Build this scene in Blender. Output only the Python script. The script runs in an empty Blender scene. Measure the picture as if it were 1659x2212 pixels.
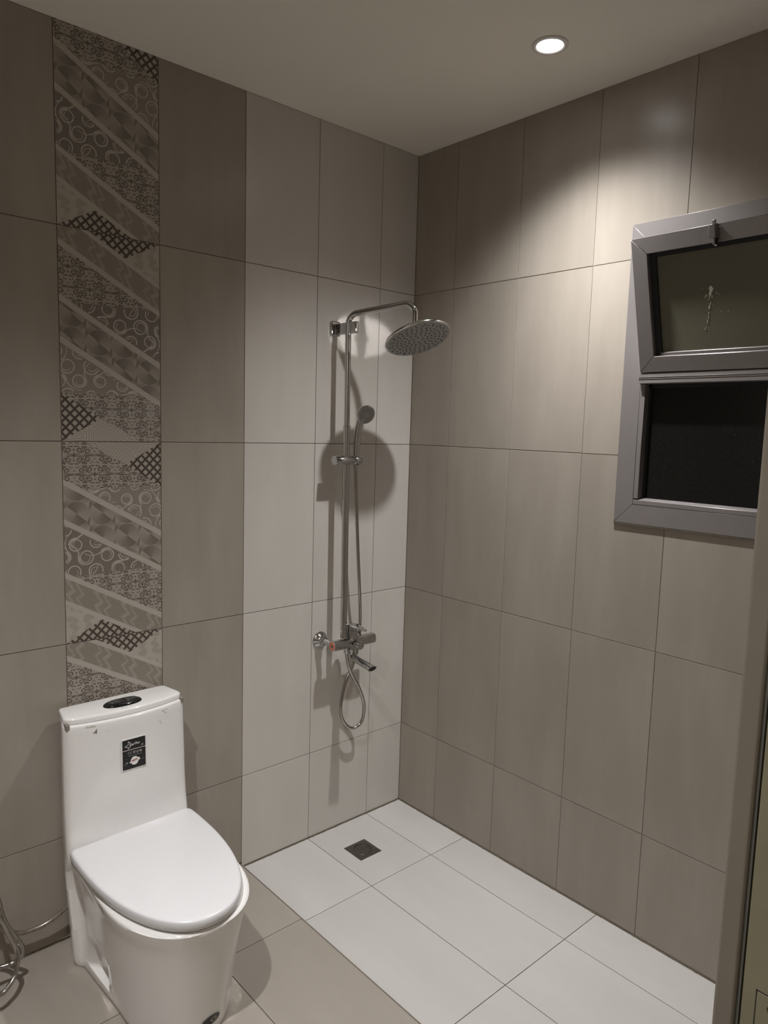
import bpy, bmesh, math, random
from mathutils import Vector, Matrix
random.seed(7)
S = bpy.context.scene
COL = S.collection
R = math.radians
# ------------------------------------------------------------------ camera
F_PX, YAW, PITCH, ROLL = 1565.677, 0.733443, -0.115204, 0.028706
CAM = Vector((-2.09261, -2.17377, 1.61396))
H = 2.6874                                   # ceiling height
fw = Vector((math.sin(YAW) * math.cos(PITCH), math.cos(YAW) * math.cos(PITCH), math.sin(PITCH)))
rt = Vector((math.cos(YAW), -math.sin(YAW), 0)); up = rt.cross(fw)
cr, sr = math.cos(ROLL), math.sin(ROLL)
rt2 = rt * cr + up * sr; up2 = up * cr - rt * sr
cd = bpy.data.cameras.new('camera'); cam = bpy.data.objects.new('camera', cd); COL.objects.link(cam)
cd.sensor_fit = 'HORIZONTAL'; cd.sensor_width = 36.0; cd.lens = F_PX / 1659 * 36.0
cd.clip_start = 0.02
mw = Matrix.Identity(4)
for i in range(3):
    mw[i][0] = rt2[i]; mw[i][1] = up2[i]; mw[i][2] = -fw[i]; mw[i][3] = CAM[i]
cam.matrix_world = mw
S.camera = cam
# ------------------------------------------------------------------ world, exposure
w = bpy.data.worlds.new('night'); S.world = w; w.use_nodes = True
w.node_tree.nodes['Background'].inputs[0].default_value = (0.9, 0.85, 0.75, 1)
w.node_tree.nodes['Background'].inputs[1].default_value = 0.004
S.view_settings.view_transform = 'Standard'; S.view_settings.look = 'None'
S.view_settings.gamma = 1.0; S.view_settings.use_curve_mapping = False
S.view_settings.exposure = 0.0
S.cycles.use_denoising = True
S.cycles.max_bounces = 7; S.cycles.diffuse_bounces = 5; S.cycles.glossy_bounces = 4; S.cycles.transmission_bounces = 4
S.cycles.blur_glossy = 0.0
S.cycles.sample_clamp_indirect = 0.0
S.cycles.use_guiding = True
S.cycles.use_adaptive_sampling = True; S.cycles.adaptive_threshold = 0.07; S.cycles.adaptive_min_samples = 16
# lamps: (x, y, power, spill share)
LAMPS = [(-0.333, -0.856, 180.0, 0.0), (-2.0, -1.18, 255.0, 0.0)]
LAMP_COL = (1.0, 0.985, 0.985)
def lamp_lights(x, y, power, spill):
    # photometry of the reflector lamp: intensity falls with a high power of the cosine off its axis, plus a little spill
    ld = bpy.data.lights.new('lamp_beam', 'SPOT'); ld.energy = power; ld.color = LAMP_COL
    ld.spot_size = R(132); ld.spot_blend = 0.45; ld.shadow_soft_size = 0.02
    ld.use_nodes = True; t = ld.node_tree; em = t.nodes['Emission']
    ge = t.nodes.new('ShaderNodeNewGeometry'); sx = t.nodes.new('ShaderNodeSeparateXYZ'); t.links.new(ge.outputs['Incoming'], sx.inputs[0])
    ab = t.nodes.new('ShaderNodeMath'); ab.operation = 'ABSOLUTE'; t.links.new(sx.outputs['Z'], ab.inputs[0])
    pw = t.nodes.new('ShaderNodeMath'); pw.operation = 'POWER'; t.links.new(ab.outputs[0], pw.inputs[0]); pw.inputs[1].default_value = 5.3
    ad = t.nodes.new('ShaderNodeMath'); ad.operation = 'ADD'; t.links.new(pw.outputs[0], ad.inputs[0]); ad.inputs[1].default_value = spill
    t.links.new(ad.outputs[0], em.inputs['Strength'])
    lo = bpy.data.objects.new('lamp_beam', ld); COL.objects.link(lo); lo.location = (x, y, H - 0.03)
for L in LAMPS: lamp_lights(*L)
HALL_FILL = (-2.08, -2.70)                    # unseen fill light added behind the camera to brighten the door frame
ld = bpy.data.lights.new('hall_fill', 'POINT'); ld.energy = 13.0; ld.color = (1.0, 0.93, 0.82); ld.shadow_soft_size = 0.11
lo = bpy.data.objects.new('hall_fill', ld); COL.objects.link(lo); lo.location = (*HALL_FILL, H - 0.16)

# ------------------------------------------------------------------ node helpers
class N:
    def __init__(s, name):
        s.m = bpy.data.materials.new(name); s.m.use_nodes = True
        s.t = s.m.node_tree; s.b = s.t.nodes['Principled BSDF']
    def new(s, typ, **kw):
        n = s.t.nodes.new(typ)
        for k, v in kw.items(): setattr(n, k, v)
        return n
    def put(s, sock, v):
        if isinstance(v, bpy.types.NodeSocket): s.t.links.new(v, sock)
        elif isinstance(v, (tuple, list)) and len(v) == 3 and sock.type == 'RGBA': sock.default_value = (*v, 1)
        else: sock.default_value = v
    def math(s, op, a, b=None, c=None, clamp=False):
        n = s.new('ShaderNodeMath', operation=op, use_clamp=clamp); s.put(n.inputs[0], a)
        if b is not None: s.put(n.inputs[1], b)
        if c is not None: s.put(n.inputs[2], c)
        return n.outputs[0]
    def mix(s, f, a, b):
        n = s.new('ShaderNodeMix', data_type='RGBA'); s.put(n.inputs[0], f); s.put(n.inputs[6], a); s.put(n.inputs[7], b)
        return n.outputs[2]
    def ramp(s, v, a, b):                     # smoothstep a..b -> 0..1
        n = s.new('ShaderNodeMapRange', interpolation_type='SMOOTHSTEP')
        s.put(n.inputs[0], v); s.put(n.inputs[1], a); s.put(n.inputs[2], b); return n.outputs[0]
    def noise(s, vec, scale, detail=2.0, rough=0.5, w=None):
        n = s.new('ShaderNodeTexNoise')
        if w is not None: n.noise_dimensions = '4D'; s.put(n.inputs['W'], w)
        if vec is not None: s.put(n.inputs['Vector'], vec)
        s.put(n.inputs['Scale'], scale); s.put(n.inputs['Detail'], detail); s.put(n.inputs['Roughness'], rough)
        return n.outputs[0]
    def obj(s): return s.new('ShaderNodeTexCoord').outputs['Object']
    def uv(s):
        n = s.new('ShaderNodeSeparateXYZ'); s.t.links.new(s.new('ShaderNodeUVMap').outputs[0], n.inputs[0])
        return n.outputs[0], n.outputs[1]
    def mapv(s, vec, sc):
        n = s.new('ShaderNodeMapping'); s.put(n.inputs[0], vec); n.inputs['Scale'].default_value = sc; return n.outputs[0]
    def rnd(s): return s.new('ShaderNodeObjectInfo').outputs['Random']
    def bump(s, h, st, d=0.001):
        n = s.new('ShaderNodeBump'); s.put(n.inputs['Height'], h); n.inputs['Strength'].default_value = st
        n.inputs['Distance'].default_value = d; s.t.links.new(n.outputs[0], s.b.inputs['Normal'])
    def fin(s, col=None, rough=None, metal=0.0, spec=None, **kw):
        if col is not None: s.put(s.b.inputs['Base Color'], col)
        if rough is not None: s.put(s.b.inputs['Roughness'], rough)
        s.b.inputs['Metallic'].default_value = metal
        if spec is not None: s.b.inputs['Specular IOR Level'].default_value = spec
        for k, v in kw.items(): s.put(s.b.inputs[k], v)
        return s.m
M = {}
def plain(name, col, rough=0.5, metal=0.0, spec=0.5, var=0.06, scale=30.0, **kw):
    n = N(name); f = n.noise(n.obj(), scale, 3.0)
    lo = tuple(c * (1 - var) for c in col); hi = tuple(min(1, c * (1 + var)) for c in col)
    M[name] = n.fin(n.mix(f, lo, hi), rough, metal, spec, **kw); return M[name]
def tile_mat(name, col, streak, rough=0.3, axis='z'):
    # cement-look glazed tile: soft clouds, streaks along the tile length, fine woven grain, small change per tile
    n = N(name); o = n.obj(); w = n.math('MULTIPLY', n.rnd(), 37.0)
    sc = (9.0, 9.0, 1.6) if axis == 'z' else (9.0, 1.6, 9.0)
    cl = n.noise(n.mapv(o, sc), 1.0, 4.0, 0.6, w)
    big = n.noise(o, 3.0, 2.0, 0.5, w)
    fine = n.noise(n.mapv(o, (60, 60, 9) if axis == 'z' else (60, 9, 60)), 12.0, 2.0, 0.7)
    f = n.math('ADD', n.math('MULTIPLY', n.ramp(cl, .36, .70), .65), n.math('MULTIPLY', n.ramp(big, .3, .7), .35))
    c = n.mix(f, col, streak)
    c = n.mix(n.math('MULTIPLY', fine, .10), c, tuple(x * .55 for x in col))
    v = n.math('ADD', n.math('MULTIPLY', n.rnd(), .05), .975)
    hs = n.new('ShaderNodeHueSaturation'); n.put(hs.inputs['Color'], c); n.put(hs.inputs['Value'], v)
    rr = n.math('ADD', n.math('MULTIPLY', big, .08), rough - .04)
    n.bump(fine, .05, .0006)
    M[name] = n.fin(hs.outputs[0], rr, 0, .32); return M[name]
DARK = (.295, .262, .222); DARK2 = (.350, .314, .270)
LITE = (.535, .508, .468); LITE2 = (.575, .548, .508)
tile_mat('dark_tile', DARK, DARK2, .30)
tile_mat('light_tile', LITE, LITE2, .30)
tile_mat('dark_floor_tile', (.27, .242, .208), (.30, .270, .235), .34, 'y')
tile_mat('light_floor_tile', (.425, .410, .392), (.455, .440, .422), .34, 'y')
plain('wall_grout', (.13, .112, .092), .85, var=.25, scale=60)
plain('lit_grout', (.23, .205, .172), .8, var=.25, scale=60)  # wall grout lightened to stand in for lit tile edges
plain('floor_grout', (.055, .046, .037), .9, var=.35, scale=60)
plain('dirt_seal', (.10, .083, .058), .9, var=.5, scale=45)
plain('ceiling_paint', (.76, .725, .655), .8, spec=.25, var=.012, scale=3)
plain('plaster', (.42, .39, .35), .8, var=.03, scale=5)
plain('ceramic', (.76, .745, .73), .09, spec=.55, var=.012, scale=6, **{'Coat Weight': .3, 'Coat Roughness': .05})
plain('seat_plastic', (.61, .606, .615), .22, spec=.5, var=.008, scale=6)
plain('chrome', (.53, .533, .535), .055, 1.0, var=.03, scale=14)
plain('polished_chrome', (.62, .62, .62), .10, 1.0, var=.03, scale=14)
plain('hose_steel', (.44, .42, .39), .18, 1.0, var=.08, scale=60)
plain('satin_steel', (.20, .185, .165), .28, 1.0, var=.18, scale=70)
plain('spray_face', (.30, .30, .29), .35, .25, var=.05, scale=20)
plain('rubber', (.012, .012, .012), .5, var=.2, scale=50)
plain('black_gloss', (.006, .006, .006), .09, spec=.6, var=.1, scale=20)
plain('black_button', (.035, .035, .036), .12, spec=.7, var=.1, scale=20)
plain('orange_ring', (.66, .22, .13), .35, var=.08, scale=60)
plain('frame_metal', (.24, .222, .216), .38, .35, var=.05, scale=8)
plain('frame_gap', (.006, .006, .006), .6, var=.2, scale=30)
plain('rebate_grey', (.10, .098, .085), .6, var=.15, scale=20)
plain('door_paint', (.215, .196, .130), .5, var=.16, scale=16)
plain('door_stop', (.185, .162, .132), .5, var=.08, scale=16)
plain('white_ink', (.75, .74, .72), .5, var=.02, scale=30)
plain('grey_ink', (.32, .32, .31), .5, var=.02, scale=30)
plain('pink_ink', (.62, .50, .51), .5, var=.02, scale=30)
plain('red_ink', (.22, .03, .025), .5, var=.1, scale=30)
plain('splash', (.62, .64, .58), .8, var=.1, scale=300)
plain('tape_residue', (.60, .58, .53), .6, var=.15, scale=120)
plain('tape_and_shade', (.20, .18, .15), .6, var=.25, scale=120)  # dark tape scraps, and the painted shade in the lid gaps
plain('braid', (.33, .30, .26), .35, .8, var=.3, scale=160)
plain('braid_mark', (.03, .028, .025), .5, var=.2, scale=80)
plain('trim_white', (.62, .60, .56), .4, var=.02, scale=20)
n = N('lamp_lens'); n.fin((1, 1, 1), .3, 0, .3, **{'Emission Color': (1, .985, 1.0), 'Emission Strength': 26.0}); M['lamp_lens'] = n.m
n = N('frosted_glass'); o = n.obj(); g = n.noise(o, 420.0, 2.0, .6); d = n.math('MAXIMUM', n.math('MULTIPLY', n.ramp(n.noise(o, 330.0, 2.0, .7), .40, .75), .35), n.ramp(n.noise(o, 260.0, 1.0), .70, .76))
n.bump(g, .35, .0006)
M['frosted_glass'] = n.fin(n.mix(n.math('MULTIPLY', d, .5), (.125, .121, .083), (.24, .235, .19)), .36, 0, .5, **{'Transmission Weight': .12})
n = N('dark_glass'); o = n.obj(); g = n.noise(o, 300.0, 2.0, .6); d = n.ramp(n.noise(o, 330.0, 1.0), .68, .76)
n.bump(g, .2, .0005)
M['dark_glass'] = n.fin(n.mix(n.math('MULTIPLY', d, .5), (.006, .006, .0055), (.17, .17, .15)), .25, 0, .4, **{'Transmission Weight': .15})
# ---- printed fields of the patchwork decor tile, drawn in the tile's own metres
P_BASE = (.315, .285, .245); P_LITE = (.42, .385, .335); P_DARK = (.062, .048, .038); P_MID = (.215, .188, .155)
def finish_print(n, c, rough=.34):
    u, v = n.uv(); g = n.noise(n.obj(), 240.0, 2.0)
    return n.fin(n.mix(n.math('MULTIPLY', g, .12), c, tuple(x * .6 for x in P_BASE)), rough, 0, .45)
n = N('print_plain'); M['print_plain'] = finish_print(n, (.335, .303, .26))
n = N('print_swirl_dark'); M['print_swirl_dark'] = finish_print(n, (.175, .152, .125))
n = N('print_swirl_light'); M['print_swirl_light'] = finish_print(n, (.235, .208, .175))
n = N('print_band'); u, v = n.uv()
st = n.math('SINE', n.math('MULTIPLY', n.math('ADD', n.math('MULTIPLY', u, .4), v), 2 * math.pi / .0032))
M['print_band'] = finish_print(n, n.mix(n.ramp(st, -.4, .6), (.37, .34, .295), (.47, .435, .385)))
n = N('print_lattice'); u, v = n.uv()
def stripes(n, x, pitch, half):
    f = n.math('FRACT', n.math('DIVIDE', x, pitch)); return n.math('LESS_THAN', n.math('ABSOLUTE', n.math('SUBTRACT', f, .5)), half)
a = stripes(n, n.math('ADD', u, n.math('MULTIPLY', v, .98)), .0262, .175); b = stripes(n, n.math('SUBTRACT', u, n.math('MULTIPLY', v, .98)), .0262, .175)
M['print_lattice'] = finish_print(n, n.mix(n.math('MAXIMUM', a, b), (.36, .325, .28), P_DARK))
n = N('print_scale'); u, v = n.uv()
PT = .0755
fx = n.math('SUBTRACT', n.math('FRACT', n.math('DIVIDE', u, PT)), .5); fy = n.math('SUBTRACT', n.math('FRACT', n.math('DIVIDE', n.math('SUBTRACT', v, .0235), PT)), .5)
rr = n.math('SQRT', n.math('ADD', n.math('MULTIPLY', fx, fx), n.math('MULTIPLY', fy, fy)))
ins = n.math('LESS_THAN', rr, .5)
an = n.math('ARCTAN2', fy, fx)
gi = n.math('FRACT', n.math('MULTIPLY_ADD', an, 1 / math.pi, .78))                        # fan shading inside each disc
gx = n.math('SUBTRACT', n.math('FRACT', n.math('ADD', fx, 1.0)), .5); gy = n.math('SUBTRACT', n.math('FRACT', n.math('ADD', fy, 1.0)), .5)
ao = n.math('ARCTAN2', gy, gx); go = n.math('FRACT', n.math('MULTIPLY_ADD', ao, -1 / math.pi, .53))
edge = n.math('SUBTRACT', 1.0, n.ramp(n.math('ABSOLUTE', n.math('SUBTRACT', rr, .5)), .0, .035))
c = n.mix(ins, n.mix(n.ramp(go, .0, 1.0), (.175, .152, .126), (.325, .292, .25)), n.mix(n.ramp(gi, .0, 1.0), (.155, .134, .11), (.305, .273, .232)))
c = n.mix(n.math('MULTIPLY', edge, .45), c, (.33, .30, .258))
M['print_scale'] = finish_print(n, c)
n = N('print_zigzag'); u, v = n.uv()
# dotted weave with pale stepped zigzag stripes running across the band
q = n.math('SUBTRACT', v, n.math('MULTIPLY', u, .5733))                   # distance across the band
step = n.math('SNAP', q, .0042)
zz = n.math('PINGPONG', n.math('MULTIPLY', step, .85), .018)
ph = n.math('FRACT', n.math('DIVIDE', n.math('ADD', n.math('SNAP', u, .0022), zz), .0815))
pale = n.math('MAXIMUM', n.math('LESS_THAN', n.math('ABSOLUTE', n.math('SUBTRACT', ph, .30)), .075), n.math('LESS_THAN', n.math('ABSOLUTE', n.math('SUBTRACT', ph, .62)), .045))
dt = n.math('MULTIPLY', n.math('SINE', n.math('MULTIPLY', u, 2 * math.pi / .0034)), n.math('SINE', n.math('MULTIPLY', v, 2 * math.pi / .0034)))
c = n.mix(pale, n.mix(n.ramp(dt, .0, .45), (.275, .242, .200), (.175, .148, .118)), (.315, .283, .243))
M['print_zigzag'] = finish_print(n, c)
n = N('print_hatch'); u, v = n.uv()
vo = n.new('ShaderNodeTexVoronoi'); n.t.links.new(n.new('ShaderNodeUVMap').outputs[0], vo.inputs['Vector']); vo.inputs['Scale'].default_value = 20.0
sx = n.new('ShaderNodeSeparateXYZ'); n.t.links.new(vo.outputs['Color'], sx.inputs[0])
ang = n.math('MULTIPLY', sx.outputs[0], 6.28)
ln = n.math('ADD', n.math('MULTIPLY', u, n.math('COSINE', ang)), n.math('MULTIPLY', v, n.math('SINE', ang)))
hl = n.ramp(n.math('SINE', n.math('MULTIPLY', ln, 2 * math.pi / .0068)), -.3, .4)
M['print_hatch'] = finish_print(n, n.mix(hl, (.285, .256, .215), (.43, .395, .345)))
n = N('print_leaf'); vo = n.new('ShaderNodeTexVoronoi'); n.t.links.new(n.new('ShaderNodeUVMap').outputs[0], vo.inputs['Vector']); vo.inputs['Scale'].default_value = 45.0
M['print_leaf'] = finish_print(n, n.mix(n.ramp(vo.outputs['Distance'], .35, .5), (.335, .303, .255), (.405, .372, .325)))
n = N('scroll_line'); M['scroll_line'] = finish_print(n, (.075, .059, .045))
n = N('swirl_line'); M['swirl_line'] = finish_print(n, (.44, .41, .365))

# ------------------------------------------------------------------ mesh helpers
class MB:
    def __init__(s): s.v = []; s.f = []; s.mi = []; s.uv = {}
    def add(s, vs, fs, mi=0):
        o = len(s.v); s.v += [tuple(p) for p in vs]
        for f in fs: s.f.append([i + o for i in f]); s.mi.append(mi)
        return s
    def box(s, a, b, mi=0):
        x0, y0, z0 = (min(a[i], b[i]) for i in range(3)); x1, y1, z1 = (max(a[i], b[i]) for i in range(3))
        return s.add([(x0,y0,z0),(x1,y0,z0),(x1,y1,z0),(x0,y1,z0),(x0,y0,z1),(x1,y0,z1),(x1,y1,z1),(x0,y1,z1)],
              [(0,3,2,1),(4,5,6,7),(0,1,5,4),(1,2,6,5),(2,3,7,6),(3,0,4,7)], mi)
    def loft(s, rings, cap0=True, cap1=True, mi=0):
        k = len(rings[0]); o = len(s.v)
        for r in rings: s.v += [tuple(p) for p in r]
        for i in range(len(rings) - 1):
            for j in range(k):
                a = o + i * k + j; b = o + i * k + (j + 1) % k
                s.f.append([a, b, b + k, a + k]); s.mi.append(mi)
        if cap0: s.f.append([o + j for j in range(k)][::-1]); s.mi.append(mi)
        if cap1: s.f.append([o + (len(rings) - 1) * k + j for j in range(k)]); s.mi.append(mi)
        return s
    def lathe(s, org, axis, prof, n=32, mi=0, cap0=True, cap1=True):
        ax = Vector(axis).normalized(); a = ax.orthogonal().normalized(); b = ax.cross(a); org = Vector(org)
        return s.loft([[org + ax * h + (a * math.cos(t) + b * math.sin(t)) * max(r, 1e-5) for t in (2 * math.pi * j / n for j in range(n))] for h, r in prof], cap0, cap1, mi)
    def cyl(s, p0, p1, r0, r1=None, n=24, bev=0.0, mi=0):
        p0, p1 = Vector(p0), Vector(p1); r1 = r0 if r1 is None else r1; L = (p1 - p0).length
        pr = [(0, r0), (L, r1)] if bev <= 0 else [(0, r0 - bev), (bev * .35, r0 - bev * .35), (bev, r0), (L - bev, r1), (L - bev * .35, r1 - bev * .35), (L, r1 - bev)]
        return s.lathe(p0, p1 - p0, pr, n, mi)
    def tube(s, pts, r, n=10, mi=0, rib=0.0, cap=True):
        pts = [Vector(p) for p in pts]; rings = []; prev = None
        for i, p in enumerate(pts):
            t = (pts[min(i + 1, len(pts) - 1)] - pts[max(i - 1, 0)]).normalized()
            a = t.orthogonal().normalized() if prev is None else (prev - t * prev.dot(t)).normalized()
            prev = a; b = t.cross(a); ri = r[i] if isinstance(r, (list, tuple)) else r
            if rib and i % 2: ri *= 1 - rib
            rings.append([p + (a * math.cos(q) + b * math.sin(q)) * ri for q in (2 * math.pi * j / n for j in range(n))])
        return s.loft(rings, cap, cap, mi)
    def prism(s, poly, z0, z1, fn, mi=0):     # poly in 2D, fn(u, v, h) -> world
        k = len(poly)
        return s.add([fn(u, v, z0) for u, v in poly] + [fn(u, v, z1) for u, v in poly],
              [list(range(k))[::-1], list(range(k, 2 * k))] + [[i, (i + 1) % k, k + (i + 1) % k, k + i] for i in range(k)], mi)
    def mesh(s, name, mats, smooth=False, angle=40):
        me = bpy.data.meshes.new(name); me.from_pydata(s.v, [], s.f)
        for m in (mats if isinstance(mats, (list, tuple)) else [mats]): me.materials.append(M[m])
        me.polygons.foreach_set('material_index', s.mi)
        bm = bmesh.new(); bm.from_mesh(me); bmesh.ops.recalc_face_normals(bm, faces=bm.faces); bm.to_mesh(me); bm.free()
        if smooth:
            me.polygons.foreach_set('use_smooth', [True] * len(me.polygons)); me.set_sharp_from_angle(angle=R(angle))
        me.update(); return me
    def build(s, name, mats, parent=None, smooth=False, angle=40, bevel=0.0, seg=2):
        o = bpy.data.objects.new(name, s.mesh(name, mats, smooth or bevel > 0, angle)); COL.objects.link(o)
        if bevel > 0:
            m = o.modifiers.new('bevel', 'BEVEL'); m.width = bevel; m.segments = seg; m.limit_method = 'ANGLE'; m.angle_limit = R(35); m.harden_normals = False
        if parent: put(o, parent)
        return o
def put(o, parent):
    o.parent = parent; o.matrix_parent_inverse = Matrix.Translation(-Vector(parent['base'])) if 'base' in parent else Matrix.Identity(4)
ORIG = []
def thing(name, loc, label, cat=None, kind=None):
    e = bpy.data.objects.new(name, None); COL.objects.link(e); e.location = loc; e['base'] = tuple(loc); e.empty_display_size = .05
    ORIG.append(e); e['label'] = label
    if cat: e['category'] = cat
    if kind: e['kind'] = kind
    return e
def tag(o, label=None, cat=None, kind=None, group=None):
    if label: o['label'] = label
    if cat: o['category'] = cat
    if kind: o['kind'] = kind
    if group: o['group'] = group
    return o
def spline(pts, step):                        # Catmull-Rom resampled at an even step
    P = [Vector(p) for p in pts]; P = [P[0] * 2 - P[1]] + P + [P[-1] * 2 - P[-2]]; out = []
    for i in range(1, len(P) - 2):
        for k in range(24):
            t = k / 24; a, b, c, d = P[i - 1], P[i], P[i + 1], P[i + 2]
            out.append(.5 * (2 * b + (c - a) * t + (2 * a - 5 * b + 4 * c - d) * t * t + (3 * b - a - 3 * c + d) * t ** 3))
    out.append(P[-2]); res = [out[0]]; acc = 0
    for a, b in zip(out, out[1:]):
        L = (b - a).length; pos = step - acc
        while pos <= L: res.append(a.lerp(b, pos / L)); pos += step
        acc = (acc + L) % step
    return res
def arc(c, a, b, r, t0, t1, k):
    return [Vector(c) + (Vector(a) * math.cos(t) + Vector(b) * math.sin(t)) * r for t in (t0 + (t1 - t0) * i / k for i in range(k + 1))]

# ------------------------------------------------------------------ structure
JT = 0.0022                                   # joint width
X0L, Y0F = -2.33, -1.9095                      # left wall face, front wall face
ZS = 0.016                                    # step up from the shower floor to the dry floor
XS = -0.7885                                  # edge of the step
TT = 0.002                                    # tile proud of the grout
back = tag(MB().box((X0L - .1, TT, -.1), (.1, .12, H + .05)).build('wall_back', 'wall_grout'), 'tiled back wall with the shower and a patchwork decor strip', kind='structure')
right = MB()
WY0, WY1, WZ0, WZ1 = -.966, -1.574, 1.350, 2.242     # opening in the right wall
for a, b in (((TT, TT, -.1), (.12, WY0, H + .05)), ((TT, WY1, -.1), (.12, -2.1, H + .05)), ((TT, WY0, -.1), (.12, WY1, WZ0)), ((TT, WY0, WZ1), (.12, WY1, H + .05))): right.box(a, b)
right = tag(right.build('wall_right', 'lit_grout'), 'tiled right wall with the grey window', kind='structure')
flo = MB(); flo.box((XS, TT, -.1), (TT, -2.1, -TT)); flo.box((X0L - .1, TT, -.1), (XS - .0005, -3.4, ZS - TT))
floor = tag(flo.build('floor', 'floor_grout'), 'tiled bathroom floor, one step lower in the shower', kind='structure')
ceil = tag(MB().box((X0L - .1, .12, H), (.12, -3.5, H + .05)).build('ceiling', 'ceiling_paint'), 'plain off-white painted ceiling', kind='structure')
tag(MB().box((X0L - .1, TT, -.1), (X0L, -2.1, H + .05)).build('wall_left', 'dark_tile'), 'left bathroom wall in grey-brown tile', kind='structure')
tag(MB().box((X0L - .1, -3.4, -.1), (.12, -3.5, H)).build('wall_rear', 'plaster'), 'plain hallway wall behind the camera', kind='structure')
tag(MB().box((X0L - .1, -2.1, -.1), (X0L, -3.4, H)).build('wall_hall_left', 'plaster'), 'plain hallway wall on the left', kind='structure')
tag(MB().box((XS + .0005, -2.1005, -.1), (XS + .1, -3.4, H)).build('wall_hall_right', 'plaster'), 'plain hallway wall on the right', kind='structure')
DX0, DX1, DZ = -2.24, -1.385, 2.12
fr = MB(); fr.box((X0L, Y0F, 0), (DX0, -2.1, H)); fr.box((DX1, Y0F, -.1), (TT, -2.1, H)); fr.box((DX0, Y0F, DZ), (DX1, -2.1, H))
tag(fr.build('wall_front', 'dark_tile'), 'front wall with the doorway', kind='structure')
# ceiling fillet left by the filler at the corner
tile_cache = {}
def tile_mesh(w_, h_, mat, plane, bev=.0007):
    """box tile lying in the plane: 'y' = back wall (x,z), 'x' = right wall (y,z), 'z' = floor (x,y); local origin = tile centre on the grout"""
    k = (round(w_, 4), round(h_, 4), mat, plane)
    if k in tile_cache: return tile_cache[k]
    th = TT if plane != 'd' else TT
    b = MB(); hw, hh = w_ / 2, h_ / 2
    def ring(ix, d): return [(-hw + ix, -hh + ix, d), (hw - ix, -hh + ix, d), (hw - ix, hh - ix, d), (-hw + ix, hh - ix, d)]
    rings = [ring(0, 0), ring(0, th - bev), ring(bev * .3, th - bev * .3), ring(bev, th)]
    fn = {'y': lambda p: (p[0], -p[2], p[1]), 'x': lambda p: (-p[2], p[0], p[1]), 'z': lambda p: (p[0], p[1], p[2])}[plane]
    b.loft([[fn(p) for p in r] for r in rings], True, True)
    tile_cache[k] = b.mesh('tile', mat); return tile_cache[k]
def tile(parent, a0, a1, b0, b1, mat, plane, base=TT):
    me = tile_mesh(a1 - a0, b1 - b0, mat, plane)
    o = bpy.data.objects.new('tile', me); COL.objects.link(o); ca, cb = (a0 + a1) / 2, (b0 + b1) / 2
    o.location = {'y': (ca, base, cb), 'x': (base, ca, cb), 'z': (ca, cb, base)}[plane]
    o.parent = parent; return o
def grid(lo, hi, start, pitch):
    """cut lines from lo to hi with a joint at start + k*pitch"""
    k = math.ceil((lo - start) / pitch + 1e-6); c = [lo]
    while start + k * pitch < hi - 1e-6: c.append(start + k * pitch); k += 1
    return c + [hi]
ZR = grid(0, H, .350, .600)
j2 = JT / 2
# back wall: pale tiles in the shower, grey-brown outside, decor strip behind the toilet
xs = grid(X0L, 0, -.1868, .300)
DEC = (-1.3868, -1.0868)
for x0, x1 in zip(xs, xs[1:]):
    for z0, z1 in zip(ZR, ZR[1:]):
        if abs((x0 + x1) / 2 - (DEC[0] + DEC[1]) / 2) < .02: continue
        base = 0 if x1 > XS + .01 else ZS
        za = max(z0, base) + (.004 if z0 < .01 else j2)
        tile(back, x0 + j2, x1 - j2, za, z1 - j2, 'light_tile' if x0 > XS - .01 else 'dark_tile', 'y')
# right wall
ys = sorted(grid(Y0F, -.0, -.2150, .3030))
for y0, y1 in zip(ys, ys[1:]):
    for z0, z1 in zip(ZR, ZR[1:]):
        a0, a1, b0, b1 = y0 + j2, y1 - j2, (z0 + .004 if z0 < .01 else z0 + j2), z1 - j2
        # cut the tile back where the window opening bites into it
        ho = max(a0, WY1) < min(a1, WY0) and max(b0, WZ0) < min(b1, WZ1)
        if not ho: tile(right, a0, a1, b0, b1, 'dark_tile', 'x'); continue
        ca = sorted({a0, a1} | {v for v in (WY1, WY0) if a0 < v < a1}); cb = sorted({b0, b1} | {v for v in (WZ0, WZ1) if b0 < v < b1})
        keep = [(p, q) for p in range(len(ca) - 1) for q in range(len(cb) - 1) if not (WY1 < (ca[p] + ca[p + 1]) / 2 < WY0 and WZ0 < (cb[q] + cb[q + 1]) / 2 < WZ1)]
        if not keep: continue
        b = MB(); oy, oz = (a0 + a1) / 2, (b0 + b1) / 2
        for p, q in keep: b.box((-TT, ca[p] - oy, cb[q] - oz), (0, ca[p + 1] - oy, cb[q + 1] - oz))
        o = bpy.data.objects.new('tile', b.mesh('tile', 'dark_tile')); COL.objects.link(o); o.location = (TT, oy, oz); o.parent = right
# floor
fx = grid(XS, 0, -.1890, .300); fy = sorted(grid(-2.05, 0, -.3855, .600))
for x0, x1 in zip(fx, fx[1:]):
    for y0, y1 in zip(fy, fy[1:]):
        tile(floor, x0 + (.0 if x0 == XS else j2), x1 - (.003 if x1 > -.01 else j2), y0 + j2, y1 - (.003 if y1 > -.01 else j2), 'light_floor_tile', 'z', -TT)
fx = grid(X0L, XS, -1.0925, .300); fy = sorted(grid(-3.4, 0, -.3870, .600))
for x0, x1 in zip(fx, fx[1:]):
    for y0, y1 in zip(fy, fy[1:]):
        tile(floor, x0 + j2, x1 - (.0 if x1 == XS else j2), y0 + j2, y1 - (.003 if y1 > -.01 else j2), 'dark_floor_tile', 'z', ZS - TT)
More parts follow.
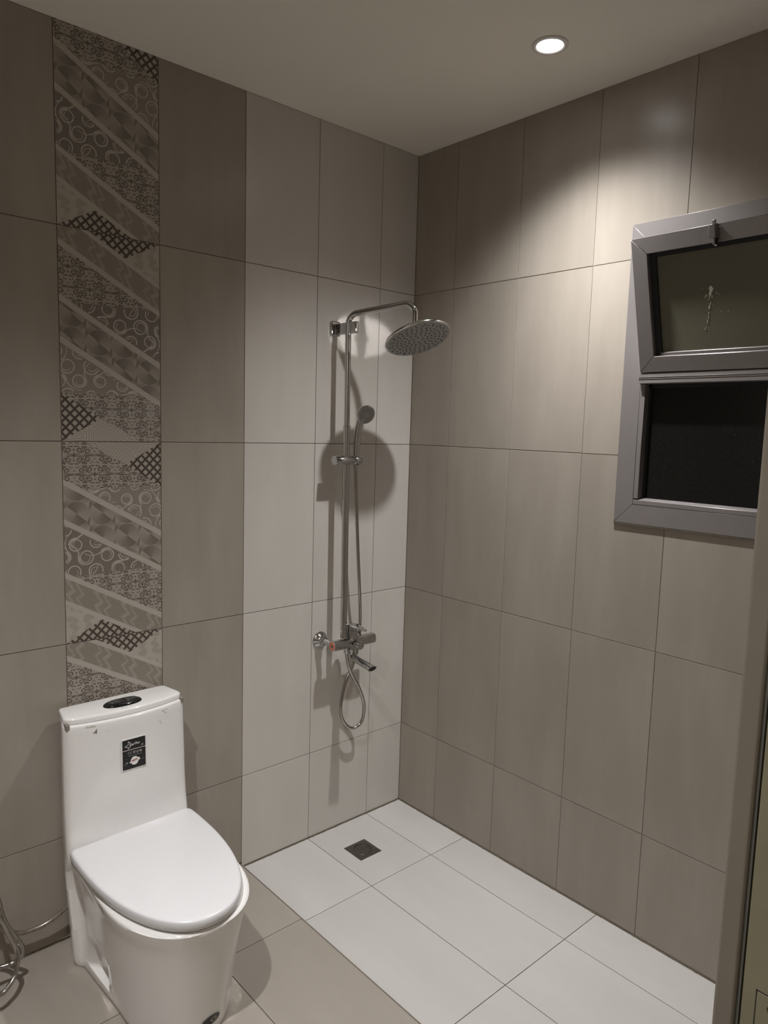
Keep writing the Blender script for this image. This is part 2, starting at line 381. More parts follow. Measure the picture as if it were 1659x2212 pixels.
# dirty bead of sealant along the foot of the walls
def bead(name, p0, p1, nx, r=.0035):
    b = MB(); p0, p1 = Vector(p0), Vector(p1); k = int((p1 - p0).length / .012); rr = random.Random(3)
    pts = [p0.lerp(p1, i / k) for i in range(k + 1)]
    b.tube([p + Vector(nx) * .0005 for p in pts], [r * rr.uniform(.45, 1.15) for _ in pts], 6)
    return b.build(name, 'dirt_seal', None, True)
for nm, a_, b_, nx in (('trim_1', (XS + .005, -.001, .001), (-.004, -.001, .001), (0, -1, 0)), ('trim_2', (-.001, -.004, .001), (-.001, -1.89, .001), (-1, 0, 0)), ('trim_3', (X0L + .01, -.001, ZS + .0005), (XS - .004, -.001, ZS + .0005), (0, -1, 0))):
    tag(bead(nm, a_, b_, nx, .0035 if nm != 'trim_3' else .002), 'thin dirty line of sealant at the foot of the wall', kind='structure')

# ------------------------------------------------------------------ decor tiles (patchwork print with fine relief)
def inside(poly, x, y):
    c = False; k = len(poly)
    for i in range(k):
        (x0, y0), (x1, y1) = poly[i], poly[(i + 1) % k]
        if (y0 > y) != (y1 > y) and x < (x1 - x0) * (y - y0) / (y1 - y0) + x0: c = not c
    return c
FIELDS = [   # u across, v down, metres
 ('print_plain',  [(0,0),(.066,0),(.186,.0685),(.3,.1395),(.056,.1395),(0,.108)]),
 ('print_hatch',  [(.066,0),(.3,0),(.186,.0685)]),
 ('print_lattice',[(.186,.0685),(.3,0),(.3,.1395)]),
 ('print_swirl_light',[(.056,.1395),(.3,.1395),(.3,.280)]),
 ('print_band',   [(0,.108),(.056,.1395),(.3,.280),(.3,.299),(0,.126)]),
 ('print_scale',  [(0,.126),(.3,.299),(.3,.395),(0,.225)]),
 ('print_band',   [(0,.225),(.3,.395),(.3,.414),(.266,.3945),(0,.243)]),
 ('print_swirl_dark',[(0,.243),(.266,.3945),(.031,.4005),(0,.383)]),
 ('print_plain',  [(.266,.3945),(.3,.414),(.3,.548),(.031,.4005)]),
 ('print_band',   [(0,.383),(.031,.4005),(.3,.548),(.3,.566),(0,.400)]),
 ('print_zigzag', [(0,.400),(.3,.566),(.3,.6),(.238,.6),(0,.466)]),
 ('print_band',   [(0,.466),(.238,.6),(.212,.6),(.107,.5405),(0,.480)]),
 ('print_leaf',   [(0,.480),(.107,.5405),(0,.6)]),
 ('print_lattice',[(.107,.5405),(.212,.6),(0,.6)]),
]
FM = sorted({f[0] for f in FIELDS})
def curl(cx, cy, r, a0, turns, sgn, k=18):     # a scroll: spiral that opens out into a tail
    out = []
    for i in range(k + 1):
        t = i / k; a = a0 + sgn * turns * 2 * math.pi * t; q = r * (.22 + .78 * t ** 1.15)
        out.append((cx + q * math.cos(a), cy + q * math.sin(a)))
    return out
def damask_lines():
    L = []
    PX, PY = .120, .0565                       # motif repeat, alternate rows shifted by half
    leaf = lambda x, y, a, l: [(x, y), (x + l * .55 * math.cos(a + .25), y + l * .55 * math.sin(a + .25)), (x + l * math.cos(a), y + l * math.sin(a))]
    def scroll(x0, y0, x1, y1, cx, cy, r, a0, turns, sg):      # stem that runs into a spiral and winds inward
        p = []
        n_ = 24
        for i in range(n_ + 1):
            t = i / n_; a = a0 + sg * turns * 2 * math.pi * t; q = r * (1 - .74 * t); p.append((cx + q * math.cos(a), cy + q * math.sin(a)))
        st = [(x0, y0)] + [((1 - t) ** 2 * x0 + 2 * t * (1 - t) * x1 + t * t * p[0][0], (1 - t) ** 2 * y0 + 2 * t * (1 - t) * y1 + t * t * p[0][1]) for t in (.2, .4, .6, .8)]
        return st + p
    for row in range(-1, 13):
        for c_ in range(-1, 4):
            ox, oy = c_ * PX + (PX / 2 if row % 2 else 0) + .033, row * PY + .040
            for sx in (-1, 1):
                for sy in (-1, 1):
                    def m(pts, wd): L.append(([(ox + sx * x, oy + sy * y) for x, y in pts], wd))
                    m(scroll(.000, .0035, .010, .0010, .0150, .0135, .0088, -1.57, 1.35, 1), .0029)      # heart scroll
                    m(scroll(.060, .0030, .048, .0010, .0405, .0115, .0085, -1.2, 1.30, -1), .0029)      # facing scroll
                    m(scroll(.0255, .0040, .0300, .0120, .0270, .0215, .0050, -.9, 1.15, 1), .0030)      # small upper curl
                    if sy > 0: m([(.0105, 0), (.022, .0026), (.034, .0014), (.046, 0), (.0595, 0)], .0024)
                    m([(.0005, .0245), (.006, .0262), (.0125, .0250), (.0180, .0225)], .0024)
                    for x, y, a_, l_ in ((.0240, .0085, 1.1, .0062), (.0240, .0085, 2.2, .0050), (.0330, .0200, .6, .0068), (.0350, .0205, 1.5, .0060), (.0500, .0190, 1.9, .0068), (.0520, .0180, .7, .0060), (.0065, .0225, 1.9, .0050), (.0010, .0120, 1.3, .0062), (.0570, .0095, .4, .0050), (.0300, .0012, .5, .0060)): m(leaf(x, y, a_, l_), .0024)
            L.append(([(ox, oy - .0085), (ox, oy), (ox, oy + .0085)], .0034)); L.append(([(ox - .0085, oy), (ox, oy), (ox + .0085, oy)], .0028))
    return L
def swirl_lines():
    L = []; rr = random.Random(11)
    for j in range(-1, 15):
        for i in range(-1, 6):
            cx = i * .062 + (.031 if j % 2 else 0) + rr.uniform(-.005, .005); cy = j * .043 + rr.uniform(-.004, .004)
            s = 1 if (i + j) % 2 else -1; r = rr.uniform(.0165, .0215); a0 = rr.uniform(0, 6.28)
            p = []
            for k in range(30):                    # ring that winds inward, then a long tail flowing away
                t = k / 29; a = a0 + s * 1.55 * 2 * math.pi * t; q = r * (.52 + .48 * min(1, t * 1.9))
                p.append((cx + q * math.cos(a), cy + q * math.sin(a)))
            ang = math.atan2(p[-1][1] - p[-2][1], p[-1][0] - p[-2][0]); x, y = p[-1]
            for k in range(14):                    # the tail bends the other way
                ang -= s * .11 * (1 if k > 3 else .2); x += .0042 * math.cos(ang); y += .0042 * math.sin(ang); p.append((x, y))
            L.append((p, .0034))
            L.append(([(cx + r * 1.18 * math.cos(a0 + s * (2.2 + t * .25)), cy + r * 1.18 * math.sin(a0 + s * (2.2 + t * .25))) for t in range(9)], .0022))
    return L
def ribbons(lines, ok, b, z=.00035, taper=True):
    for pts, wd in lines:
        k = len(pts); run = []
        def flush(run):
            if len(run) < 2: return
            o = len(b.v); vs = []; fs = []
            for j, (i, x, y) in enumerate(run):
                (xa, ya), (xb, yb) = pts[max(i - 1, 0)], pts[min(i + 1, k - 1)]
                d = math.hypot(xb - xa, yb - ya) or 1; nx, ny = -(yb - ya) / d, (xb - xa) / d
                t = i / (k - 1); q = wd * .5 * ((.45 + .55 * math.sin(math.pi * min(1, t * 1.0))) if taper else 1)
                vs += [(x + nx * q, y + ny * q, 0), (x, y, z), (x - nx * q, y - ny * q, 0)]
            for j in range(len(run) - 1):
                a = j * 3; fs += [(a, a + 3, a + 4, a + 1), (a + 1, a + 4, a + 5, a + 2)]
            b.add(vs, fs)
        for i, (x, y) in enumerate(pts):
            if ok(x, y): run.append((i, x, y))
            else: flush(run); run = []
        flush(run)
def decor(v0, v1):
    """print plate (v0..v1 of the design kept) with scroll relief; coordinates centred on the full tile"""
    def clip(poly):
        for lim, sg in ((v0, 1), (v1, -1)):
            out = []
            for (x0, y0), (x1, y1) in zip(poly, poly[1:] + poly[:1]):
                i0, i1 = sg * (y0 - lim) >= 0, sg * (y1 - lim) >= 0
                if i0: out.append((x0, y0))
                if i0 != i1: t = (lim - y0) / (y1 - y0); out.append((x0 + (x1 - x0) * t, lim))
            poly = out
            if not poly: return []
        return poly
    def cu(u): return min(max(u, j2), .3 - j2)
    def cv(v): return min(max(v, v0 + j2), v1 - j2)
    b = MB(); pieces = [(m, clip(p)) for m, p in FIELDS]; pieces = [(m, p) for m, p in pieces if len(p) > 2]
    fn = lambda u, v, h: (cu(u) - .15, -h, .3 - cv(v))
    for m, p in pieces: b.add([fn(u, v, TT) for u, v in p], [list(range(len(p)))], FM.index(m))
    q = [(0, v0), (.3, v0), (.3, v1), (0, v1)]
    b.add([fn(u, v, TT) for u, v in q] + [fn(u, v, 0) for u, v in q], [(i, (i + 1) % 4, 4 + (i + 1) % 4, 4 + i) for i in range(4)] + [(7, 6, 5, 4)], FM.index('print_plain'))
    me = b.mesh('decor_tile', FM)
    uvl = me.uv_layers.new(name='UVMap')
    for lp in me.loops:
        co = me.vertices[lp.vertex_index].co; uvl.data[lp.index].uv = (co.x + .15, .3 - co.z)
    for pl in me.polygons:                       # print faces look into the room
        if pl.normal.y > .5 and pl.material_index != 99 and abs(pl.center.y + TT) < 1e-6: pl.flip()
    def field(names):
        ps = [p for m, p in pieces if m in names]
        return lambda x, y: j2 < x < .3 - j2 and v0 + j2 < y < v1 - j2 and any(inside(p, x, y) for p in ps)
    d = MB(); ribbons(damask_lines(), field(('print_plain',)), d)
    s = MB(); ribbons(swirl_lines(), field(('print_swirl_dark', 'print_swirl_light')), s)
    for q in (d, s): q.v = [(x - .15, -TT - z - .00005, .3 - y) for x, y, z in q.v]
    return me, d.mesh('scroll_relief', 'scroll_line'), s.mesh('swirl_relief', 'swirl_line')
full = decor(0, .6)
def place_decor(parts, z_top, flip):
    me, d, s = parts
    o = bpy.data.objects.new('decor_tile', me); COL.objects.link(o)
    o.location = ((DEC[0] + DEC[1]) / 2, TT, z_top - .3); o.rotation_euler = (0, math.pi if flip else 0, 0); o.parent = back
    for nm, mm in (('scroll_relief', d), ('swirl_relief', s)):
        c = bpy.data.objects.new(nm, mm); COL.objects.link(c); c.parent = o; c['kind'] = 'stuff'
    return o
o = place_decor(full, ZR[3], False); tag(o, 'patchwork decor tile, hatch field at its top')
o = place_decor(full, ZR[4], True); tag(o, 'patchwork decor tile turned upside down')
o = place_decor(decor(.6 - (H - ZR[4]), .6), ZR[4] + .6, False); tag(o, 'cut patchwork decor tile under the ceiling')
o = place_decor(full, ZR[2], True); tag(o, 'patchwork decor tile behind the toilet tank')
o = place_decor(decor(0, ZR[1] - ZS - .004), ZR[1], False); tag(o, 'cut patchwork decor tile at the floor behind the toilet')

# ------------------------------------------------------------------ ceiling lamps
def downlight(x, y, label):
    e = thing('ceiling_downlight', (x, y, H), label, 'ceiling light'); e['group'] = 'recessed ceiling downlights'
    MB().lathe((x, y, H), (0, 0, -1), [(0, .050), (.0035, .050), (.0050, .047), (.0050, .040), (.0030, .0365), (0, .0365)], 48, cap0=False, cap1=False).build('trim_ring', 'trim_white', e, True)
    MB().lathe((x, y, H), (0, 0, -1), [(.0000, .0365), (.0022, .0345), (.0022, .001)], 40).build('lens', 'lamp_lens', e, True)
    return e
downlight(LAMPS[0][0], LAMPS[0][1], 'round glowing downlight in the ceiling above the shower')
downlight(LAMPS[1][0], LAMPS[1][1], 'round downlight in the ceiling near the doorway')

hl_ = thing('added_hall_lamp', (*HALL_FILL, H), 'unseen dome lamp added behind the camera to brighten the door frame', 'ceiling light')
MB().lathe((*HALL_FILL, H), (0, 0, -1), [(0, .075), (.012, .080), (.030, .078), (.034, .070)], 32).build('added_lamp_base', 'trim_white', hl_, True)  # unseen body added to go with the hallway fill light
# ------------------------------------------------------------------ window
win = thing('window_1', (0, -1.27, WZ0), 'grey aluminium window with a tilted upper sash', None, 'structure')
FY0, FY1, FZ0, FZ1 = -.955, -1.585, 1.338, 2.252
IY0, IY1, IZ0, IZ1 = -1.017, -1.523, 1.400, 2.190
XF = -.0055
def member(name, q):                          # mitred member: outer edge pair, inner edge pair
    b = MB(); fn = lambda u, v, h: (h, u, v)
    b.prism(q, XF, -.0002, fn)
    return b
def cl(y, z): return (min(max(y, WY1 + .0005), WY0 - .0005), min(max(z, WZ0 + .0005), WZ1 - .0005))
o_ = [(FY0, FZ0), (FY0, FZ1), (FY1, FZ1), (FY1, FZ0)]; i_ = [(IY0, IZ0), (IY0, IZ1), (IY1, IZ1), (IY1, IZ0)]
for k, nm in enumerate(('frame_stile', 'frame_head', 'frame_stile', 'frame_sill')):
    q = [o_[k], o_[(k + 1) % 4], i_[(k + 1) % 4], i_[k]]
    b = member(nm, q); b.prism([cl(*p) for p in q], -.0002, .06, lambda u, v, h: (h, u, v))
    b.build(nm, 'frame_metal', win, bevel=.0012, seg=1)
b = MB(); b.box((-.020, IY0, 1.771), (.055, IY1, 1.801)); b.box((-.0215, IY0, 1.784), (-.020, IY1, 1.7852)); b.box((-.0215, IY0, 1.789), (-.020, IY1, 1.7902))
b.build('transom', 'frame_metal', win, bevel=.001, seg=1)
MB().box((-.006, IY0 - .0003, 1.4185), (.024, IY0 - .0155, 1.7705)).build('glazing_bead', 'frame_metal', win, bevel=.001, seg=1)
MB().box((-.006, IY1 + .0003, 1.4185), (.024, IY1 + .0155, 1.7705)).build('glazing_bead', 'frame_metal', win, bevel=.001, seg=1)
MB().prism([(-.006, 1.4003), (.024, 1.4003), (.024, 1.420), (.018, 1.4203), (-.006, 1.414)], IY0, IY1, lambda u, v, h: (u, h, v)).build('glazing_bead', 'frame_metal', win, bevel=.0008, seg=1)
MB().box((.0185, IY0 - .0160, 1.4205), (.0235, IY0 - .0240, 1.7705)).box((.0185, IY1 + .0160, 1.4205), (.0235, IY1 + .0240, 1.7705)).box((.0185, IY0 - .0160, 1.7600), (.0235, IY1 + .0160, 1.7705)).build('gasket', 'frame_gap', win)
tag(MB().box((.024, IY0 - .0005, 1.4005), (.030, IY1 + .0005, 1.7705)).build('pane', 'dark_glass', win), 'fixed lower pane of dark dusty glass')
b = MB(); rr = random.Random(5)
b.prism([(FY0 + .001, FZ0 - .004), (FY1 - .001, FZ0 - .004), (FY1 - .001, FZ0 - .0005), (FY0 + .001, FZ0 - .0005)], -.006, -.0001, lambda u, v, h: (h, u, v))
b.build('sealant_strip', 'dirt_seal', win)
# tilted upper sash, hinged at its bottom, built in its own plane
sa = Vector((-.022, 0, 1.803)); sd = Vector((-.105, 0, .370)).normalized(); sn = Vector((-sd.z, 0, sd.x))   # sn: into the room
def sp(y, s, d=0.0): p = sa + sd * s + sn * d; return (p.x, y, p.z)
SY0, SY1, SH, SW = -1.0215, -1.5185, .386, .047
sash = thing('sash', sp((SY0 + SY1) / 2, 0), 'inward tilted upper sash'); put(sash, win); sash.location = sash['base']
def in_sash(o): o.parent = sash; o.matrix_parent_inverse = Matrix.Translation(-Vector(sash['base'])); return o
oo = [(SY0, 0), (SY0, SH), (SY1, SH), (SY1, 0)]; ii = [(SY0 - SW, SW), (SY0 - SW, SH - SW), (SY1 + SW, SH - SW), (SY1 + SW, SW)]
for k, nm in enumerate(('stile', 'rail', 'stile', 'rail')):
    b = MB().prism([oo[k], oo[(k + 1) % 4], ii[(k + 1) % 4], ii[k]], -.038, 0, lambda u, v, h: sp(u, v, h))
    in_sash(b.build(nm, 'frame_metal', None, bevel=.0015, seg=1))
g0, g1, h0, h1 = SY0 - SW, SY1 + SW, SW, SH - SW
b = MB()
for p, q in (((g0, h0), (g0 - .019, h1)), ((g1 + .019, h0), (g1, h1)), ((g0 - .019, h1 - .013), (g1 + .019, h1))):
    b.prism([p, (q[0], p[1]), q, (p[0], q[1])], -.0195, -.014, lambda u, v, h: sp(u, v, h))
in_sash(b.build('gasket', 'frame_gap', None))
in_sash(MB().prism([(g0 - .016, h0), (g1 + .016, h0), (g1 + .016, h0 + .009), (g0 - .016, h0 + .009)], -.019, -.010, lambda u, v, h: sp(u, v, h)).build('gasket', 'frame_metal', None, bevel=.002))
tag(in_sash(MB().prism([(g0, h0), (g1, h0), (g1, h1), (g0, h1)], -.026, -.020, lambda u, v, h: sp(u, v, h)).build('pane', 'frosted_glass', None)), 'frosted upper pane with a white splash')
# white splash with a run on the pane
b = MB(); rr = random.Random(2)
def blob(cy, cs, ry, rs, k=22, j=.18, d=.0008):
    pts = []
    for i in range(k):
        a = 2 * math.pi * i / k; q = 1 + rr.uniform(-j, j); pts.append((cy - math.cos(a) * ry * q, cs + math.sin(a) * rs * q))
    b.prism(pts, -.0199, -.0199 + d, lambda u, v, h: sp(u, v, h))
def px(x, y):                                  # photo-measured spots on the pane, metres from its splash
    return (-1.2372 - (x - 1529) * .00104, .2165 - (y - 632) * .00128)
blob(*px(1530, 630), .0058, .0088); blob(*px(1527, 639), .0035, .0050)
for x, y, a_, c_ in ((1525.5, 645, .0008, .006), (1527.5, 659, .0006, .004), (1525, 663, .0009, .004), (1523, 668, .0014, .005), (1521.5, 679, .0008, .003), (1520.5, 688, .0006, .008), (1517, 698, .0009, .005), (1512, 710, .0010, .002), (1510, 714, .0010, .0015), (1545, 639, .0010, .003), (1551, 643, .0009, .0012), (1532, 646, .0009, .004), (1513, 645, .0010, .003), (1519, 643, .0010, .003), (1516, 641, .0022, .0008), (1506, 626, .0010, .0012), (1522, 651, .0022, .0008), (1555, 678, .0008, .0015), (1573, 679, .0008, .0012), (1533, 664, .0008, .0008)): blob(*px(x, y), a_, c_, 10)
tag(in_sash(b.build('splash_mark', 'splash', None)), 'white splash mark with a thin run')
# catch on the top rail
b = MB(); fnp = lambda u, v, h: sp(u, v, h)
def sbox(u0, u1, v0, v1, d0, d1): b.prism([(u0, v0), (u1, v0), (u1, v1), (u0, v1)], d0, d1, fnp)
sbox(-1.2585, -1.2745, .352, .3865, .0002, .024); sbox(-1.2625, -1.2715, .383, .397, .006, .012); sbox(-1.2605, -1.2695, .334, .352, .003, .010)
in_sash(b.build('catch_body', 'frame_metal', None, bevel=.001, seg=1))
b = MB(); b.cyl(sp(-1.2735, .349, .012), sp(-1.2735, .333, .020), .0042, n=16, bev=.001)
in_sash(b.build('catch_knob', 'frame_gap', None, True))
b = MB(); b.cyl(sp(-1.2735, .3345, .0190), sp(-1.2735, .3325, .0212), .0034, n=16); b.cyl(sp(-1.2790, .376, .0002), sp(-1.2790, .376, .006), .0028, n=14, bev=.0006)
in_sash(b.build('catch_pin', 'chrome', None, True))

# ------------------------------------------------------------------ door jamb at the right edge
door = thing('door_1', (DX1, -1.97, ZS), 'olive-painted door frame at the right edge', None, 'structure')
JX = -1.400
b = MB(); b.box((JX, -1.9120, ZS + .0005), (DX1 - .0005, -1.9320, DZ - .001)); b.build('door_stop', 'door_stop', door, bevel=.003, seg=3)
b = MB(); b.box((JX + .003, -1.9324, ZS + .0005), (DX1 - .0005, -1.9352, DZ - .001)); b.build('rebate_strip', 'rebate_grey', door)  # thin dark grey strip in the rebate beside the stop
b = MB(); b.box((JX + .004, -1.9356, ZS + .0005), (DX1 - .0005, -2.0980, DZ - .001)); b.build('door_jamb', 'door_paint', door, bevel=.002, seg=2)
b = MB(); b.box((JX + .0032, -1.9500, 1.005), (JX + .0039, -1.9760, 1.0935)); b.build('strike_plate', 'door_paint', door, bevel=.0004, seg=1)
b = MB(); b.box((JX + .00335, -1.9488, 1.0040), (JX + .00395, -1.9499, 1.0948)); b.box((JX + .00335, -1.9488, 1.0937), (JX + .00395, -1.9765, 1.0948)); b.build('plate_gap', 'braid_mark', door)
b = MB(); b.cyl((JX + .0032, -1.963, 1.082), (JX + .0024, -1.963, 1.082), .0035, n=16, bev=.0006); sc_ = b.build('screw', 'satin_steel', door, True)
b = MB(); b.box((DX0 + .0005, -1.912, ZS + .0005), (DX0 + .017, -2.098, DZ - .001)); b.build('door_jamb', 'door_paint', door)
b = MB(); b.box((DX0 + .018, -1.912, DZ - .017), (DX1 - .018, -2.098, DZ - .0005)); b.build('door_head', 'door_paint', door)

# ------------------------------------------------------------------ floor drain
DRX, DRY = -.3705, -.1957
dr = thing('floor_drain', (DRX, DRY, 0), 'square steel floor drain set in the pale shower floor', 'drain')
b = MB(); hw = .0515; k = 40
sq = []
for j in range(k):
    t = 2 * math.pi * j / k; c, s = math.cos(t), math.sin(t); m = max(abs(c), abs(s)); sq.append((c / m * hw, s / m * hw))
ci = lambda r: [(r * math.cos(2 * math.pi * j / k), r * math.sin(2 * math.pi * j / k)) for j in range(k)]
def rg(pts, z): return [(DRX + x, DRY + y, z) for x, y in pts]
b.loft([rg(sq, .0001), rg(sq, .0010), rg([(x * .97, y * .97) for x, y in sq], .0016), rg(ci(.0375), .0016), rg(ci(.0365), .0030), rg(ci(.0345), .0030), rg(ci(.0335), .0004)], True, False)
b.build('plate', 'satin_steel', dr, True, 30)
b = MB(); b.lathe((DRX, DRY, .0004), (0, 0, 1), [(0, .033), (.0006, .033), (.0009, .031), (.0009, .001)], 40); b.build('strainer', 'satin_steel', dr, True)
b = MB()
for rad, cnt in ((0, 1), (.009, 6), (.0175, 11), (.0255, 12)):
    for i in range(cnt):
        t = 2 * math.pi * i / cnt + rad * 60; b.lathe((DRX + rad * math.cos(t), DRY + rad * math.sin(t), .00132), (0, 0, 1), [(0, .0021), (.00008, .0019)], 10)
tag(b.build('holes', 'rubber', dr), kind='stuff')

# ------------------------------------------------------------------ shower column
RX, RY = -.4025, -.075
sh = thing('shower_set', (RX, 0, .40), 'chrome shower column with round rain head and mixer on the pale wall', 'shower')
def rpt(z): t = (z - .82) / (1.97 - .82); return Vector((-.3935 + (-.4005 + .3935) * t, -.078 + .004 * t, z))
# wall bracket
b = MB(); b.box((-.4285, -.0003, 1.945), (-.388, -.012, 2.000)); b.build('bracket_plate', 'chrome', sh, bevel=.004, seg=3)
b = MB(); b.box((-.4075, -.0125, 1.950), (-.3895, -.122, 1.992)); b.build('bracket_arm', 'chrome', sh, bevel=.005, seg=3)
# upper riser with the bent arm
HC = Vector((-.296, -.331, 1.924)); hn = Vector((-.025, -.474, -1)).normalized()
neck = HC - hn * .046
top = Vector((rpt(2.0).x, rpt(2.0).y, 0)); ae = Vector((neck.x, neck.y, 0)); ad = (ae - top).normalized(); ZA = 2.024; ZB = 2.048; rb = .040
pts = [rpt(1.6155), rpt(1.75), rpt(1.88), Vector((top.x, top.y, ZA - rb))]
pts += arc((top.x + ad.x * rb, top.y + ad.y * rb, ZA - rb), tuple(-ad), (0, 0, 1), rb, .15, math.pi / 2, 9)
pts += arc((ae.x - ad.x * rb * .9, ae.y - ad.y * rb * .9, ZB - rb * .9), (0, 0, 1), tuple(ad), rb * .9, 0, math.pi / 2, 9)
pts += [Vector((ae.x, ae.y, neck.z + .004))]
MB().tube(pts, .0108, 24).build('riser_arm', 'chrome', sh, True, 60)
MB().tube([rpt(.815), rpt(1.2), rpt(1.615)], .0128, 24).build('riser_pipe', 'chrome', sh, True, 60)
MB().lathe(rpt(1.612), (0, 0, 1), [(0, .0135), (.006, .0135), (.008, .0125)], 28).build('riser_collar', 'chrome', sh, True)
# rain head
head = MB(); RH = .1175
head.lathe(HC, -hn, [(-.0010, .108), (-.0008, .1145), (.0006, RH - .0005), (.0030, RH), (.0078, RH - .0002), (.0090, RH - .0010), (.0095, RH - .0022), (.0095, RH - .0027), (.0095, .090), (.0095, .060), (.0095, .0275), (.0095, .0268), (.0105, .0262), (.0160, .0190), (.0200, .0170), (.0330, .0165), (.036, .014)], 128)
head.build('rain_head', 'polished_chrome', sh, True, 50)
MB().lathe(HC + hn * .0011, hn, [(0, .112), (.0008, .1115), (.0012, .109), (.0012, .001)], 72).build('spray_plate', 'spray_face', sh, True, 30)
a = hn.orthogonal().normalized(); bb = hn.cross(a)
b = MB(); fc = HC + hn * .0023
for rad, cnt, ph in ((.018, 6, 0), (.034, 12, .13), (.048, 16, 0), (.062, 22, .1), (.077, 28, 0), (.092, 30, .1), (.101, 20, 0)):
    for i in range(cnt):
        t = 2 * math.pi * i / cnt + ph + rad * 4; b.lathe(fc + (a * math.cos(t) + bb * math.sin(t)) * rad, hn, [(0, .0023), (.0016, .0019), (.0019, .0010)], 8)
tag(b.build('nozzles', 'rubber', sh, True), kind='stuff')
MB().lathe((neck.x, neck.y, neck.z - .012), (0, 0, 1), [(0, .010), (.004, .0155), (.014, .0160), (.018, .0135), (.022, .0120)], 28).build('swivel_nut', 'chrome', sh, True)
# slider with hand shower
SZ = 1.4915; SYY = -.082
b = MB(); b.cyl((-.4600, SYY, SZ), (-.3720, SYY, SZ), .0172, n=32, bev=.0015); b.build('slider', 'chrome', sh, True)
b = MB(); b.cyl((-.3712, SYY, SZ), (-.3365, SYY, SZ), .0172, n=32, bev=.0015); b.build('handset_holder', 'chrome', sh, True)
hp = spline([(-.3560, -.083, 1.480), (-.3560, -.083, 1.515), (-.3555, -.084, 1.560), (-.3545, -.088, 1.600), (-.352, -.096, 1.634), (-.3495, -.105, 1.652)], .006)
kk = len(hp)
hh = thing('hand_shower', (-.356, -.083, 1.48), 'chrome hand shower head in its slider'); put(hh, sh); hh.location = hh['base']
def in_hs(o): o.parent = hh; o.matrix_parent_inverse = Matrix.Translation(-Vector(hh['base'])); return o
in_hs(MB().tube(hp, [.0095 + .0050 * min(1, i / kk * 2.2) - .002 * max(0, i / kk - .7) for i in range(kk)], 20).build('handle', 'chrome', None, True, 60))
hc = Vector((-.3445, -.122, 1.6595)); n2 = Vector((-.22, -1, -.42)).normalized()
in_hs(MB().lathe(hc, -n2, [(0, .0335), (.002, .0355), (.008, .0358), (.014, .033), (.020, .024), (.024, .010)], 48).build('head_shell', 'chrome', None, True, 50))
in_hs(MB().lathe(hc + n2 * .0001, n2, [(0, .0333), (.0014, .0318), (.0014, .001)], 44).build('spray_plate', 'spray_face', None, True, 30))
a = n2.orthogonal().normalized(); bb = n2.cross(a); b = MB()
for rad, cnt in ((.0155, 18), (.0205, 22), (.0255, 26)):
    for i in range(cnt):
        t = 2 * math.pi * (i + (.5 if cnt == 22 else 0)) / cnt; b.lathe(hc + n2 * .0015 + (a * math.cos(t) + bb * math.sin(t)) * rad, n2, [(0, .00125), (.0007, .0009)], 7)
tag(in_hs(b.build('nozzles', 'rubber', None)), kind='stuff')
# hose: down from the mixer, round a loop, up behind the bar to the hand shower
hose = [(-.384,-.085,.772),(-.381,-.085,.741),(-.369,-.085,.696),(-.341,-.08,.646),(-.308,-.075,.597),(-.281,-.07,.542),(-.27,-.065,.489),(-.275,-.06,.448),(-.295,-.055,.428),(-.319,-.05,.425),(-.343,-.045,.442),(-.362,-.04,.475),(-.367,-.038,.519),(-.356,-.035,.574),(-.338,-.033,.624),(-.318,-.032,.654),(-.301,-.032,.689),(-.289,-.032,.72),(-.280,-.034,.769),(-.279,-.037,.806),(-.287,-.047,.882),(-.299,-.056,.958),(-.309,-.061,1.031),(-.322,-.064,1.16),(-.336,-.068,1.309),(-.346,-.074,1.39),(-.3545,-.081,1.455),(-.356,-.083,1.482)]
MB().tube(spline(hose, .0022), .0070, 10, rib=.16).build('shower_hose', 'hose_steel', sh, True, 80)
MB().lathe((-.384, -.085, .772), (-.02, 0, -1), [(-.004, .0098), (.016, .0098), (.019, .0075)], 20).build('hose_nut', 'chrome', sh, True)
MB().lathe((-.3558, -.083, 1.4745), (0, 0, -1), [(0, .0098), (.016, .0085), (.022, .0072)], 20).build('hose_nut', 'chrome', sh, True)
# mixer bar
BY, BZ = -.088, .794
def bar(x): return Vector((x, BY, BZ))
b = MB(); rings = []
for x, ry, rz in ((-.4555, .0150, .0170), (-.4545, .0180, .0195), (-.400, .0185, .0198), (-.384, .0170, .0180), (-.372, .0175, .0185), (-.330, .0175, .0185), (-.322, .0165, .0175), (-.305, .0190, .0195), (-.262, .0200, .0200), (-.2535, .0195, .0195), (-.2520, .0175, .0175)):
    ring = []
    for j in range(32):
        t = 2 * math.pi * j / 32; c, s = math.cos(t), math.sin(t)
        e = .72; ring.append((x, BY + ry * math.copysign(abs(c) ** e, c), BZ + rz * math.copysign(abs(s) ** e, s)))
    rings.append(ring)
b.loft(rings); b.build('mixer_body', 'chrome', sh, True, 35)
MB().lathe(bar(-.4557), (-1, 0, 0), [(0, .0163), (.0012, .0160), (.0014, .0150), (.0014, .0070), (.0006, .0060)], 32).build('hot_marker', 'orange_ring', sh, True)
MB().lathe(bar(-.4560), (-1, 0, 0), [(0, .0062), (.0010, .0055), (.0012, .001)], 20).build('marker_cap', 'satin_steel', sh, True)
